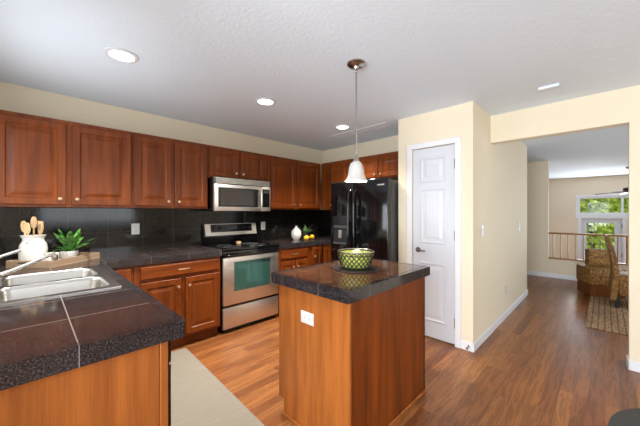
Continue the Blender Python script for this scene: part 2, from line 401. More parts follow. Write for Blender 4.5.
# exterior door of the lower room
d = thing('door_2', '', ''); del d['label']; del d['category']; d['kind'] = 'structure'; d.location = (Xf+.06, 0, -.9)
g = G(); g.slab([-.36+.0, -.20, .40, .52], [0, .25, 1.93, 2.07], [(i, j) for i in range(3) for j in range(3) if (i, j) != (1, 1)], -.02, .02, 0)
g.xf(Matrix(((0, 0, 1, 0), (1, 0, 0, 0), (0, 1, 0, 0), (0, 0, 0, 1)))); obj('door_leaf', g, 'door', d, False)
g = G(); g.box(-.004, .004, -.20, .40, .25, 1.93); obj('door_glass', g, 'pane', d, False)
for z in (1.0, 1.85):
    g = G(); g.box(-.03, -.02, -.365, -.345, z-.06, z+.06); obj('hinge', g, 'bronze', d, False)

# ------------------------------------------------------------------ cabinets
def knob(par, x, y, z):
    k = G(); k.lathe([(.006, y), (.006, y-.012), (.013, y-.016), (.016, y-.022), (.012, y-.029), (.0, y-.031)], (x, 0, z), 16, 'y', True, False)
    obj('knob', k, 'knob', par)
def pull(par, x, y, z, w=.1):
    k = G(); k.tube([(x-w/2, y, z), (x-w/2, y-.018, z), (x-w/4, y-.028, z), (x, y-.03, z), (x+w/4, y-.028, z), (x+w/2, y-.018, z), (x+w/2, y, z)], .006, 8); obj('drawer_pull', k, 'knob', par)
def cabinet(name, label, loc, rz, w, h, dep, fronts, toe=0, cat='cabinet', body_extra=None):
    t = thing(name, label, cat, loc, rz)
    g = G()
    if toe: g.box(0, w, .002, dep, toe, h, .002, 1); g.box(.004, w-.004, .06, dep, 0, toe)
    else: g.box(0, w, .002, dep, 0, h, .002, 1)
    obj('cabinet_body', g, 'cherry', t, False)
    for kind, x0, x1, z0, z1, *kn in fronts:
        g = G()
        if kind == 'door':
            g.panel(x1-x0, z1-z0, .02, .052, x0, z0); o = obj('door', g, 'cherry', t, False)
        else:
            g.panel(x1-x0, z1-z0, .02, .02, x0, z0, flat=True); o = obj('drawer', g, 'cherry_h', t, False)
        if kn:
            if kind == 'door': knob(o, kn[0], -.02, kn[1])
            else: pull(o, (x0+x1)/2, -.02, (z0+z1)/2)
    return t
UB, UT = 1.392, 2.13
uh = UT-UB; UY = 3.255
def upper(label, X0, X1, doors, zb=UB):
    fr = [('door', a-X0, b-X0, .022, UT-zb-.035, (ka-X0), .07) for a, b, ka in doors]
    return cabinet('wall_cabinet', label, (X0, UY, zb), 0, X1-X0, UT-zb, YW-UY-.002, fr)
upper('cherry wall cabinet at far left above the sink-side backsplash, two doors of reddest tone', -.22, .70, [(-.185, .218, .18), (.256, .687, .288)])
upper('tall two-door cherry wall cabinet between the far-left cabinet and the microwave', .702, 1.448, [(.72, 1.055, 1.018), (1.088, 1.432, 1.122)])
upper('short two-door cherry wall cabinet directly above the microwave', 1.452, 2.236, [(1.470, 1.826, 1.79), (1.862, 2.212, 1.888)], 1.755)
upper('tall two-door cherry wall cabinet right of the microwave, in the room corner', 2.24, 3.30, [(2.272, 2.764, 2.72), (2.806, 3.255, 2.84)])
UX = 3.30
cabinet('wall_cabinet', 'tall corner cherry wall cabinet beside the refrigerator, partly hidden behind its top', (UX, 3.232, UB), R(-90), .63, uh, XW-UX-.002,
        [('door', .19, .61, .022, uh-.035, .24, .07)])
zb = 1.80
cabinet('wall_cabinet', 'shallow two-door cherry cabinet above the black refrigerator', (UX, 2.598, zb), R(-90), .882, UT-zb, XW-UX-.002,
        [('door', .02, .43, .022, UT-zb-.035, .395, .06), ('door', .455, .865, .022, UT-zb-.035, .49, .06)])
BH = .875; BY = 2.99
cabinet('base_cabinet', 'cherry base cabinet with one drawer and two doors left of the range', (.655, BY, 0), 0, .815, BH, YW-BY-.002,
        [('drawer', .05, .795, .735, .85, 1), ('door', .05, .40, .13, .70, .372, .62), ('door', .445, .795, .13, .70, .475, .62)], .1)
cabinet('base_cabinet', 'narrow plain cherry corner base cabinet where sink run meets stove wall', (.42, BY, 0), 0, .233, BH, YW-BY-.002,
        [('door', .03, .21, .13, .85)], .1)
cabinet('base_cabinet', 'cherry base cabinet with a wide drawer right of the range', (2.262, BY, 0), 0, .53, BH, YW-BY-.002,
        [('drawer', .03, .50, .735, .85, 1), ('door', .03, .26, .13, .70, .225, .62), ('door', .275, .50, .13, .70, .31, .62)], .1)
cabinet('base_cabinet', 'slim cherry base cabinet with one narrow door in the far right corner', (2.794, BY, 0), 0, .28, BH, YW-BY-.002,
        [('door', .06, .255, .13, .85, .09, .72)], .1)
cabinet('base_cabinet', 'cherry base cabinet turned sideways between corner and refrigerator', (3.075, 2.985, 0), R(-90), .36, BH, XW-3.077,
        [('door', .04, .33, .13, .85)], .1)
# sink peninsula: open-topped carcass, veneered end panel, doors to the aisle
t = thing('sink_cabinet', 'long cherry sink cabinet ending in an orange-brown veneered panel in the left foreground', 'cabinet', (0, 0, 0))
g = G(); g.box(-.297, .345, 1.19, 1.21, .1, BH); g.box(-.297, .345, 2.95, 2.97, .1, BH); g.box(-.297, -.28, 1.21, 2.95, .1, BH); g.box(.327, .345, 1.85, 2.95, .1, BH)
g.box(-.28, .327, 1.21, 2.95, .1, .12); g.box(-.29, .285, 1.22, 2.95, 0, .1); obj('cabinet_body', g, 'cherry', t, False)
g = G(); g.box(-.297, .337, 1.166, 1.188, 0, BH, .002, 1); obj('end_panel', g, 'veneer', t, False)
g = G(); g.box(.338, .366, 1.160, 1.19, 0, BH, .003, 1); obj('corner_post', g, 'veneer', t, False)
for a, b, kx in ((1.86, 2.33, 2.29), (2.36, 2.84, 2.40)):
    g = G(); g.panel(b-a, .70, .02, .052, 0, 0); o = obj('door', g, 'cherry', t, False, (.346, a, .14), (0, 0, R(90)))
    knob(o, kx-a, -.02, .62)

t = thing('dishwasher', 'black dishwasher edge showing beside the end panel of the sink peninsula', 'dishwasher', (.345, 1.232, 0), R(90))
g = G(); g.box(0, .60, .002, .55, .125, .86); obj('tub', g, 'blackm', t, False)
g = G(); g.box(0, .60, -.055, 0, .125, .745, .006); d_ = obj('dishwasher_door', g, 'black', t)
g = G(); g.box(0, .60, -.055, 0, .75, .862, .006); cpn = obj('control_panel', g, 'black', t)
g = G(); g.box(.05, .55, -.070, -.056, .765, .79, .005); obj('pull_handle', g, 'blackm', cpn)

# ------------------------------------------------------------------ worktops
def worktop(label, xs, ys, edge, field, mat, emat='granite_e', top=CT):
    t = thing('worktop', label, 'worktop', (0, 0, 0))
    g = G(); g.slab(xs, ys, field, BH, top, .0); obj('tile_field', g, mat, t, False)
    g = G(); g.slab(xs, ys, edge, BH, top+.0006, .007); obj('edge_trim', g, emat, t, False)
E_ = .036
xs = [-.298, -.15, .34, .42-E_, .42, 1.478]; ys = [1.142, 1.142+E_, 1.90, 2.685, 2.962, 2.962+E_, YW-.014]
ed = [(i, 0) for i in range(4)] + [(3, j) for j in range(1, 5)] + [(4, 4)]
fl = [(i, j) for i in range(3) for j in range(1, 6) if not (i == 1 and j == 2)] + [(3, 5), (4, 5)]
worktop('dark granite tile worktop running from the sink peninsula to the left of the range', xs, ys, ed, fl, 'granite', 'granite_pe')
worktop('dark granite tile worktop in the far corner right of the range', [2.252, 3.045, 3.045+E_, XW-.002], [2.62, 2.962, 2.962+E_, YW-.014],
        [(0, 1), (1, 1), (1, 0)], [(0, 2), (1, 2), (2, 0), (2, 1), (2, 2)], 'granite')
g = G(); g.box(-.298, XW-.002, YW-.013, YW-.001, CT-.02, UB-.001); 
tag(obj('backsplash', g, 'splash', None, False), 'glossy dark granite tile backsplash along the stove wall', 'backsplash')
g = G(); g.box(XW-.013, XW-.001, 2.62, YW-.014, CT, UB-.001)
tag(obj('backsplash', g, 'splash', None, False), 'short dark tile backsplash on the refrigerator wall behind the corner plant', 'backsplash')

# ------------------------------------------------------------------ island
t = thing('island_cabinet', 'freestanding cherry kitchen island base in the middle of the floor', 'kitchen island', (0, 0, 0))
ix0, ix1, iy0, iy1 = 1.196, 2.098, .965, 1.575
g = G(); g.box(ix0+.02, ix1-.02, iy0+.02, iy1, .1, BH); g.box(ix0+.02, ix1-.02, iy0+.02, iy1-.055, 0, .1); obj('cabinet_body', g, 'cherry', t, False)
g = G()   # left end panel with the toe notch
pts = [(iy0, 0), (iy1-.052, 0), (iy1-.052, .105), (iy1, .105), (iy1, BH), (iy0, BH)]
g.rings([[(ix0, y, z) for y, z in pts], [(ix0+.019, y, z) for y, z in pts]]); obj('end_panel', g, 'veneer', t, False)
g = G(); g.box(ix0+.02, ix1, iy0, iy0+.019, 0, BH, .001, 1); obj('back_panel', g, 'cherry', t, False)
g = G(); g.rings([[(ix1-.019, y, z) for y, z in pts], [(ix1, y, z) for y, z in pts]]); obj('end_panel', g, 'veneer', t, False)
g = G(); g.box(ix0-.004, ix0+.014, iy0-.004, iy0+.014, 0, BH, .003, 1); obj('corner_post', g, 'veneer', t, False)
g = G(); g.box(ix0-.012, ix0, iy0-.012, iy1-.052, 0, .022, .004, 1); g.box(ix0, ix1+.012, iy0-.012, iy0, 0, .022, .004, 1); obj('shoe_moulding', g, 'veneer', t, False)
for i in range(2):
    a = .03+i*.43
    g = G(); g.panel(.40, .115, .02, .02, a, .735, flat=True); o = obj('drawer', g, 'cherry_h', t, False, (ix1-.02, iy1, 0), (0, 0, R(180))); pull(o, a+.2, -.02, .79)
    g = G(); g.panel(.40, .57, .02, .052, a, .13); o = obj('door', g, 'cherry', t, False, (ix1-.02, iy1, 0), (0, 0, R(180))); knob(o, a+(.36 if i == 0 else .04), -.02, .63)
worktop('polished brown granite tile top of the kitchen island with a darker edge', [1.155, 1.155+E_, 2.14-E_, 2.14], [.94, .94+E_, 1.615-E_, 1.615],
        [(i, j) for i in range(3) for j in range(3) if (i, j) != (1, 1)], [(1, 1)], 'granite_i')

# ------------------------------------------------------------------ range
t = thing('range', 'stainless steel electric range with black glass cooktop and raised back control panel', 'stove', (1.485, 2.975, 0))
W = .76
g = G(); g.box(.002, W-.002, .025, .53, .05, .915); g.box(.03, W-.03, .05, .5, 0, .05); obj('range_body', g, 'black', t, False)
g = G(); g.box(0, W, -.012, .53, .916, .942, .006); obj('cooktop', g, 'glassblk', t)
for x, y, r in ((.2, .13, .1), (.56, .13, .08), (.2, .36, .08), (.56, .36, .1)):
    g = G(); g.torus((x, y, .9425), r, .002, 40, 4); obj('burner_ring', g, 'greysteel', t)
g = G(); g.box(.006, W-.006, -.012, .02, .845, .912, .006); obj('vent_strip', g, 'black', t)
o = G(); o.box(.006, W-.006, -.012, .022, .315, .842, .006); door = obj('oven_door', o, 'steel', t)
g = G(); g.box(.135, .625, -.0145, -.011, .46, .79, .001, 1); obj('oven_window', g, 'ovenglass', door)
g = G(); g.tube([(.06, -.012, .87), (.06, -.045, .87), (.08, -.05, .87), (W-.08, -.05, .87), (W-.06, -.045, .87), (W-.06, -.012, .87)], .011); obj('oven_handle', g, 'black', door)
g = G(); g.box(.006, W-.006, -.010, .022, .055, .285, .006); dr = obj('storage_drawer', g, 'steel', t)
g = G(); g.box(.006, W-.006, 0, .022, .288, .312); obj('drawer_gap', g, 'black', t, False)
g = G(); sec = [(.50, .942), (.53, .942), (.535, 1.205), (.505, 1.205), (.475, 1.06), (.475, 1.04), (.49, 1.03)]
g.rings([[(0, y, z) for y, z in sec], [(W, y, z) for y, z in sec]]); obj('back_guard', g, 'black', t, False)
def slant(g, x0, x1, s0, s1, th):   # plate on the slanted control face, s along slope 0..1
    a = Vector((0, .475, 1.06)); b = Vector((0, .505, 1.205)); n = Vector((0, -.145, .03)).normalized()
    lo, hi = a.lerp(b, s0), a.lerp(b, s1); X = Vector((1, 0, 0))
    q = [lo+X*x0, lo+X*x1, hi+X*x1, hi+X*x0]
    g.rings([[tuple(p) for p in q], [tuple(p+n*th) for p in q]]); return g
cp = obj('control_panel', slant(G(), .02, W-.02, -.02, .98, .006), 'steel', t, False)
obj('control_face', slant(G(), .09, W-.09, .26, .93, .009), 'black', cp, False)
obj('clock_display', slant(G(), .31, .45, .45, .8, .0105), 'fside', cp, False)
for x in (.135, .205, .555, .625):
    g = G(); g.lathe([(.021, 0), (.021, -.012), (.016, -.026), (0, -.027)], (0, 0, 0), 18, 'y', True, False); g.box(-.004, .004, -.030, -.024, -.016, .016)
    obj('control_knob', g, 'blackm', cp, True, (x, .481, 1.147), (R(-12), 0, 0))

# ------------------------------------------------------------------ microwave
t = thing('microwave', 'stainless over-the-range microwave under the short wall cabinet', 'microwave', (1.462, 3.12, 1.365))
W, Hh = .764, .388
g = G(); g.box(0, W, .03, .39, 0, Hh, .003, 1); obj('microwave_body', g, 'black', t, False)
g = G(); g.box(0, W, -.004, .03, Hh-.075, Hh, .006); vs = obj('vent_grille', g, 'greysteel', t)
for i in range(5):
    g = G(); g.box(.02, W-.02, -.008, -.003, Hh-.066+i*.013, Hh-.060+i*.013); obj('louvre', g, 'steel', vs, False)
o = G(); o.box(0, .615, -.004, .03, 0, Hh-.078, .006); door = obj('microwave_door', o, 'steel', t)
g = G(); g.box(.045, .575, -.007, -.003, .05, Hh-.115, .001, 1); wf = obj('window_border', g, 'black', door)
g = G(); g.box(.075, .52, -.009, -.006, .07, Hh-.135); obj('window_glass', g, 'mwglass', wf, False)
g = G(); g.tube([(.60, -.004, .03), (.60, -.04, .05), (.60, -.046, .10), (.60, -.046, .22), (.60, -.04, .265), (.60, -.004, .285)], .012); obj('door_handle', g, 'steel', door)
g = G(); g.box(.618, W, -.004, .03, 0, Hh-.078, .006); kp = obj('keypad_panel', g, 'steel', t)
g = G(); g.box(.635, W-.02, -.007, -.003, .05, Hh-.11); bk = obj('keypad', g, 'black', kp, False)
g = G(); g.box(.65, W-.035, -.0085, -.006, Hh-.16, Hh-.125); obj('clock_display', g, 'fside', bk, False)

# ------------------------------------------------------------------ refrigerator
t = thing('refrigerator', 'glossy black side-by-side refrigerator with ice and water dispenser', 'refrigerator', (2.83, 2.60, 0), R(-90))
W = .875; ZT = 1.745
g = G(); g.box(.004, W-.004, .07, .78, .03, ZT-.02, .004, 1); g.box(.03, W-.03, .10, .75, 0, .03); obj('fridge_body', g, 'fside', t)
SPL = .385
g = G(); g.box(.0, SPL-.003, -.005, .062, .06, ZT, .016, 3); fz = obj('freezer_door', g, 'fridge', t)
g = G(); g.box(SPL+.003, W, -.005, .062, .06, ZT, .016, 3); fd = obj('fridge_door', g, 'fridge', t)
g = G(); g.box(.0, W, .01, .06, .0, .055); obj('kick_grille', g, 'blackm', t, False)
def handle(par, x):
    g = G(); g.tube([(x, -.005, .52), (x, -.05, .56), (x, -.062, .66), (x, -.062, 1.45), (x, -.05, 1.58), (x, -.005, 1.62)], .014); obj('door_handle', g, 'fridge', par)
handle(fz, SPL-.04); handle(fd, SPL+.045)
g = G(); g.box(.045, .30, -.012, -.003, .93, 1.30, .006); dp = obj('dispenser', g, 'blackm', fz)
g = G(); g.box(.065, .28, -.014, -.010, .95, 1.13, .002, 1); obj('dispenser_recess', g, 'darkrec', dp)
g = G(); g.box(.065, .28, -.016, -.010, 1.15, 1.18); obj('control_strip', g, 'greysteel', dp, False)
g = G(); g.box(.065, .28, -.030, -.010, .945, .96, .002, 1); obj('drip_tray', g, 'greysteel', dp)
g = G(); g.box(.15, .20, -.026, -.012, 1.02, 1.12, .004, 1); obj('dispenser_lever', g, 'steel', dp)
g = G(); g.box(W-.14, W-.05, -.007, -.004, ZT-.085, ZT-.07); obj('badge', g, 'steel', fd, False)

# ------------------------------------------------------------------ sink, faucet
def rrect(x0, x1, y0, y1, r, z, n=6):
    out = []
    for cx, cy, a0 in ((x1-r, y1-r, 0), (x0+r, y1-r, 90), (x0+r, y0+r, 180), (x1-r, y0+r, 270)):
        for i in range(n+1):
            a = R(a0+90*i/n); out.append((cx+r*math.cos(a), cy+r*math.sin(a), z))
    return out
t = thing('sink', 'stainless steel double-bowl drop-in sink in the peninsula worktop', 'sink', (0, 0, CT))
g = G(); g.slab([-.19, -.125, .315, .357], [1.883, 1.925, 2.275, 2.31, 2.66, 2.70], [(i, j) for i in range(3) for j in range(5) if not (i == 1 and j in (1, 3))], .0005, .0075, .003)
obj('rim', g, 'sinksteel', t, False)
for y0, y1 in ((1.925, 2.275), (2.31, 2.66)):
    g = G(); x0, x1 = -.125, .315; L = []
    for ins, r, z in ((-.012, .05, .0085), (.0, .05, .0085), (.006, .05, .002), (.010, .05, -.01), (.02, .055, -.15), (.035, .06, -.172), (.07, .06, -.178), (.15, .02, -.181)):
        L.append(rrect(x0+ins, x1-ins, y0+ins, y1-ins, r, z))
    g.rings(L, False, True); b = obj('bowl', g, 'sinksteel', t)
    g = G(); g.lathe([(.04, -.180), (.042, -.178), (.03, -.177), (.0, -.179)], ((x0+x1)/2, (y0+y1)/2, 0), 24, 'z', True, False); obj('drain', g, 'chrome', b)
t = thing('faucet', 'brushed nickel single-lever kitchen faucet leaning over the sink from the left', 'faucet', (-.225, 2.31, CT))
g = G(); g.lathe([(.032, 0), (.032, .006), (.026, .012), (.024, .07), (.026, .10), (.018, .125), (0, .13)], (0, 0, 0), 20, 'z', True, False); obj('faucet_base', g, 'chrome', t)
g = G(); g.tube([(0, 0, .045), (.06, 0, .055), (.16, 0, .09), (.25, 0, .13), (.30, 0, .155), (.335, 0, .163)], [.012, .0115, .011, .0105, .011, .012]); sp = obj('spout', g, 'chrome', t)
g = G(); g.lathe([(.014, .0), (.016, -.012), (.013, -.03)], (.33, 0, .158), 16); obj('spray_head', g, 'chrome', sp)
g = G(); g.tube([(0, .01, .11), (.05, .02, .135), (.12, .03, .17), (.19, .035, .195)], [.012, .010, .008, .009]); obj('lever', g, 'chrome', t)

# ------------------------------------------------------------------ tray and what stands on it
TX, TY, TR = .117, 2.891, 45
t = thing('serving_tray', 'weathered wooden serving tray set at an angle behind the sink', 'tray', (TX, TY, CT+.001), R(TR))
TL, TD, TH = .463, .34, .052
g = G(); g.box(0, TL, 0, TD, 0, .012); obj('tray_base', g, 'traywood', t, False)
for n_, b in (('long_side', (0, TL, 0, .014)), ('long_side', (0, TL, TD-.014, TD)), ('short_side', (0, .014, .014, TD-.014)), ('short_side', (TL-.014, TL, .014, TD-.014))):
    g = G(); g.box(b[0], b[1], b[2], b[3], .012, TH, .002, 1); s_ = obj(n_, g, 'traywood', t, False)
    if n_ == 'short_side':
        xx = -.006 if b[0] == 0 else TL+.006; x2 = 0.0 if b[0] == 0 else TL
        g = G(); g.tube([(x2, .12, .036), (xx*1.0-(.02 if b[0] == 0 else -.02), .12, .04), (xx-(.02 if b[0] == 0 else -.02), .22, .04), (x2, .22, .036)], .005, 8); obj('tray_handle', g, 'blackm', s_)
def tray(a, b, z=.014):   # a = across, b = along the front edge
    c, s_ = math.cos(R(TR)), math.sin(R(TR)); return (TX+b*c-a*s_, TY+b*s_+a*c, CT+z)
J = tray(.235, .100)
t = thing('utensil_jug', 'white ceramic jug holding wooden utensils on the tray', 'jug', J)
g = G(); g.lathe([(a_*.845, b_*1.04) for a_, b_ in [(.075, 0), (.086, .006), (.096, .05), (.097, .11), (.09, .145), (.074, .17), (.072, .185), (.084, .205), (.088, .21), (.084, .212), (.068, .19), (.066, .17), (.084, .14), (.088, .05), (.07, .012), (0, .01)]], (0, 0, 0), 40, 'z', True, False); obj('jug_body', g, 'ceramic', t)
for an in (R(-115), R(65)):
    c, s_ = math.cos(an), math.sin(an); g = G()
    g.tube([(c*.062, s_*.062, .188), (c*.078, s_*.078, .19), (c*.084, s_*.084, .176), (c*.074, s_*.074, .158)], .006, 8); obj('ear_handle', g, 'ceramic', t)
def spoon(name, label, az, tilt, L, head, slots=False):
    a_ = R(az); t = thing(name, label, 'utensil', (J[0]+.028*math.cos(a_), J[1]+.028*math.sin(a_), J[2]+.018))
    d = Matrix.Rotation(R(az), 4, 'Z') @ Matrix.Rotation(R(tilt), 4, 'Y')
    hl, hw = head
    g = G(); g.tube([(0, 0, 0), (0, 0, L*.5), (0, 0, L-hl+.015)], [.006, .0055, .006], 8); g.xf(d); obj('handle', g, 'uwood', t)
    g = G(); rr = []
    for i in range(9):
        u = i/8; wd = hw*math.sin(math.pi*(.12+.84*u))**.6 if not slots else hw*(.45+.55*u); z = L-hl+hl*u
        th = .004
        rr.append([(-th, -wd, z), (th, -wd, z), (th+.003, 0, z), (th, wd, z), (-th, wd, z), (-th+.003, 0, z)])
    g.rings(rr)
    g.xf(d @ Matrix.Rotation(R(-az + 20 + (0 if slots else 15)), 4, 'Z')); hd = obj('utensil_head', g, 'uwood', t)
    if slots:
        for q in (-.012, .0, .012):
            g = G(); g.box(-.0075, .0085, q-.003, q+.003, L-hl*.75, L-hl*.25); g.xf(d @ Matrix.Rotation(R(-az+20), 4, 'Z')); obj('slot', g, 'traywood', hd, False)
spoon('wooden_spoon', 'wooden spoon standing tallest in the white jug', 85, 0, .345, (.09, .028))
spoon('wooden_spoon', 'wooden spoon leaning furthest left in the white jug', 155, 6, .315, (.085, .026))
spoon('wooden_spoon', 'wooden spoon at the front left rim of the white jug', 225, 4, .30, (.08, .024))
spoon('wooden_spatula', 'slotted wooden spatula leaning right in the white jug', -45, 5, .31, (.09, .036), True)
spoon('wooden_spatula', 'narrow wooden spatula between spoon and slotted spatula in the white jug', 20, 4, .30, (.085, .018))
Cp = tray(.082, .085)
t = thing('ceramic_cup', 'small white ceramic cup on the tray in front of the jug', 'cup', Cp)
g = G(); g.lathe([(.03, 0), (.036, .004), (.042, .05), (.043, .085), (.04, .086), (.038, .05), (.03, .012), (0, .01)], (0, 0, 0), 28, 'z', True, False); obj('cup_body', g, 'ceramic', t)
def leaf(g, base, az, L, up, droop, wd, n=8):
    d = Vector((math.cos(az), math.sin(az), 0)); sd = Vector((-math.sin(az), math.cos(az), 0)); pv = None
    ring = []
    for i in range(n+1):
        u = i/n; p = Vector(base) + d*L*u*math.cos(up)*(1-.1*u) + Vector((0, 0, 1))*(L*u*math.sin(up) - droop*u*u)
        wv = wd*(math.sin(math.pi*(.06+.92*u))**.8)
        ring.append((p-sd*wv+Vector((0, 0, .25*wv)), p, p+sd*wv+Vector((0, 0, .25*wv))))
    th = Vector((0, 0, -.0012))
    for (a, b, c), (e, f, h) in zip(ring, ring[1:]):
        for q in ((a, b, f, e), (b, c, h, f)):
            va = [g.b.verts.new(x) for x in q]; g.b.faces.new(va)
            vb = [g.b.verts.new(x+th) for x in q]; g.b.faces.new(vb[::-1])
Pp = tray(.09, .25)
t = thing('potted_plant', 'leafy green plant in a small white ribbed pot on the tray', 'plant', Pp)
g = G(); rr = []
for r, z in ((.042, 0), (.046, .004), (.060, .078), (.056, .080), (.052, .062), (0.001, .062)):
    rr.append([((r*(1+.03*math.cos(14*a*2*math.pi/84)))*math.cos(a*2*math.pi/84), (r*(1+.03*math.cos(14*a*2*math.pi/84)))*math.sin(a*2*math.pi/84), z) for a in range(84)])
g.rings(rr); obj('pot', g, 'ceramic', t)
g = G(); g.lathe([(.051, .055), (.051, .066), (0, .068)], (0, 0, 0), 24, 'z', True, False); obj('soil', g, 'soil', t)
g = G()
for i in range(12):
    az = 2*math.pi*i/12 + random.uniform(-.2, .2)
    L_ = (.29 if not 1.9 < az % 6.283 < 3.9 else .15)*random.uniform(.85, 1.1)
    leaf(g, (random.uniform(-.015, .015), random.uniform(-.015, .015), .065), az, L_, R(random.uniform(28, 55)), random.uniform(.04, .10), random.uniform(.017, .023), 12)
for az, up in ((.6, 66), (2.6, 70), (4.7, 60)): leaf(g, (0, 0, .065), az, .245, R(up), .03, .028, 12)
obj('foliage', g, 'leaf', t)

# ------------------------------------------------------------------ corner decor
t = thing('vase', 'round white vase with a short neck on the far corner worktop', 'vase', (2.80, 3.27, CT+.001))
g = G(); g.lathe([(.03, 0), (.045, .004), (.072, .05), (.077, .09), (.066, .135), (.036, .168), (.017, .18), (.016, .198), (.021, .205), (.016, .206), (.011, .19), (0, .18)], (0, 0, 0), 36, 'z', True, False); obj('vase_body', g, 'ceramic', t)
t = thing('potted_plant', 'small light green plant in a dark grey pot in the far worktop corner', 'plant', (3.05, 3.34, CT+.001))
g = G(); g.lathe([(.042, 0), (.05, .005), (.058, .09), (.053, .09), (.05, .075), (0, .075)], (0, 0, 0), 28, 'z', True, False); obj('pot', g, 'fside', t)
g = G()
for i in range(20): leaf(g, (random.uniform(-.02, .02), random.uniform(-.02, .02), .075), 2*math.pi*i/20+random.uniform(-.2, .2), random.uniform(.12, .2), R(random.uniform(25, 70)), random.uniform(.01, .05), random.uniform(.014, .022))
obj('foliage', g, 'leaf2', t)
def fruit(name, label, loc, mat, r=.036, az=0, group=None, cat='lemon', tilt=80, el=1.0):
    g = G(); pr = [(0, -1.32), (.16, -1.28), (.24, -1.14), (.5, -.98), (.82, -.62), (1, -.05), (.86, .56), (.54, .95), (.26, 1.12), (.14, 1.24), (0, 1.28)]
    g.lathe([(a*r, b*r*el) for a, b in pr[1:-1]], (0, 0, 0), 20)
    o = obj(name, g, mat, None, True, loc, (R(tilt), 0, az)); tag(o, label, cat, group); return o
fruit('lemon', 'yellow lemon lying in front of the dark grey plant pot', (2.87, 3.12, CT+.037), 'lemon', .036, .6)
fruit('lemon', 'yellow lemon lying right of the dark grey plant pot', (3.03, 3.17, CT+.037), 'lemon', .036, 2.0)

# ------------------------------------------------------------------ island bowl
BX, BYY = 1.665, 1.285
t = tag(obj('trivet', G().lathe([(.155, 0), (.165, .003), (.163, .008), (.14, .010), (0, .010)], (0, 0, 0), 48, 'z', True, False), 'trivet', None, True, (BX, BYY, CT+.001)), 'round dark trivet under the lattice bowl on the island', 'trivet')
bz = CT+.0125
t = thing('wire_bowl', 'round yellow-green bowl wrapped in a dark metal lattice on the island', 'bowl', (BX, BYY, bz))
def br_(u): return .104+.026*(u**.8)
HB = .112
g = G(); g.lathe([(.098, 0), (.105, .003), (.098, .006)], (0, 0, 0), 40); obj('bowl_base', g, 'wire', t)
g = G(); N = 22
for sgn in (1, -1):
    for i in range(N):
        pts = []
        for j in range(9):
            u = j/8; a = 2*math.pi*i/N + sgn*u*.85; r_ = br_(u); pts.append((r_*math.cos(a), r_*math.sin(a), .003+u*HB))
        g.tube(pts, .0036, 6)
obj('lattice', g, 'wire', t)
g = G(); g.torus((0, 0, HB+.004), br_(1), .005, 56, 8); obj('rim', g, 'chrome', t)
g = G(); g.torus((0, 0, HB-.018), br_(.86)-.0005, .0032, 56, 6); obj('band', g, 'wire', t)
g = G(); L_ = [(.0935, .006)] + [(br_(j/8)-.0045, .006+j/8*(HB-.012)) for j in range(9)] + [(br_(j/8)-.0085, .010+j/8*(HB-.016)) for j in range(8, -1, -1)] + [(0, .010)]
g.lathe(L_, (0, 0, 0), 56, 'z', True, False); obj('bowl_liner', g, 'glaze', t)
for ring_r, n_, z_ in ((.0, 1, .041), (.060, 6, .041)):
    for i in range(n_):
        a = 2*math.pi*i/n_ + z_*9
        fruit('lime', 'green lime lying under the pale lemon in the lattice bowl', (BX+ring_r*math.cos(a), BYY+ring_r*math.sin(a), bz+z_), 'lime', .027, a+.5, 'limes in the lattice bowl', 'lime', 80, .86)
fruit('lemon', 'pale lemon on top of the limes in the lattice bowl', (BX+.012, BYY-.004, bz+.101), 'palefruit', .030, .9, None, 'lemon', 80, .95)

# ------------------------------------------------------------------ outlets and switches
def plate(name, label, loc, rz, horiz=False, kind='outlet', tilt=None):
    t = thing(name, label, kind, loc, rz)
    a, b = (.0575, .037) if horiz else (.037, .0575)
    g = G(); g.box(-a, a, -.006, 0, -b, b, .003, 2); pl = obj('cover_plate', g, 'white', t)
    for q in (-.022, .022) if kind == 'outlet' else (0,):
        g = G()
        if kind == 'outlet':
            x, z = (q, 0) if horiz else (0, q); g.box(x-.014, x+.014, -.008, -.005, z-.015, z+.015, .002, 1); s_ = obj('socket', g, 'white', pl)
        else:
            g.box(-.016, .016, -.010, -.005, -.033, .033, .002, 1); s_ = obj('rocker', g, 'white', pl)
    if kind == 'outlet':
        g = G()
        for q in (-.022, .022):
            for e in (-.005, .005):
                x, z = (q, e) if horiz else (e, q); g.box(x-.0015, x+.0015, -.0085, -.0078, z-.004, z+.004)
        obj('slots', g, 'slot', pl, False)
    return t
plate('wall_outlet', 'white outlet on the dark backsplash left of the range', (.785, YW-.0135, 1.175), 0)
plate('wall_outlet', 'white outlet on the dark backsplash right of the range', (2.376, YW-.0135, 1.155), 0)
plate('wall_outlet', 'white horizontal outlet on the end panel of the island', (ix0-.0005, 1.29, .705), R(-90), True)
plate('wall_outlet', 'white outlet low on the hall wall near the baseboard', (4.32, .9045, .35), 0)
plate('light_switch', 'white light switch on the hall wall near the pantry corner', (3.29, .9045, 1.156), 0, False, 'switch')
plate('light_switch', 'white light switch on the hall wall near its far end', (5.11, .9045, 1.147), 0, False, 'switch')
g = G(); g.lathe([(.012, 0), (.012, -.004), (.005, -.006), (.005, -.05), (.011, -.052), (.011, -.066), (0, -.068)], (0, 0, 0), 14, 'y', True, False)
tag(obj('door_stop', g, 'chrome', None, True, (3.0025, .935, .05), (0, 0, R(-90))), 'small metal door stop on the baseboard at the pantry corner', 'door stop')
g = G(); g.lathe([(.02, 0), (.03, .004), (.033, .03), (.029, .032), (.02, .01), (0, .009)], (0, 0, 0), 20, 'z', True, False)
tag(obj('small_dish', g, 'uwood', None, True, (1.90, 3.36, .944)), 'small round tan dish at the back of the black cooktop', 'dish')

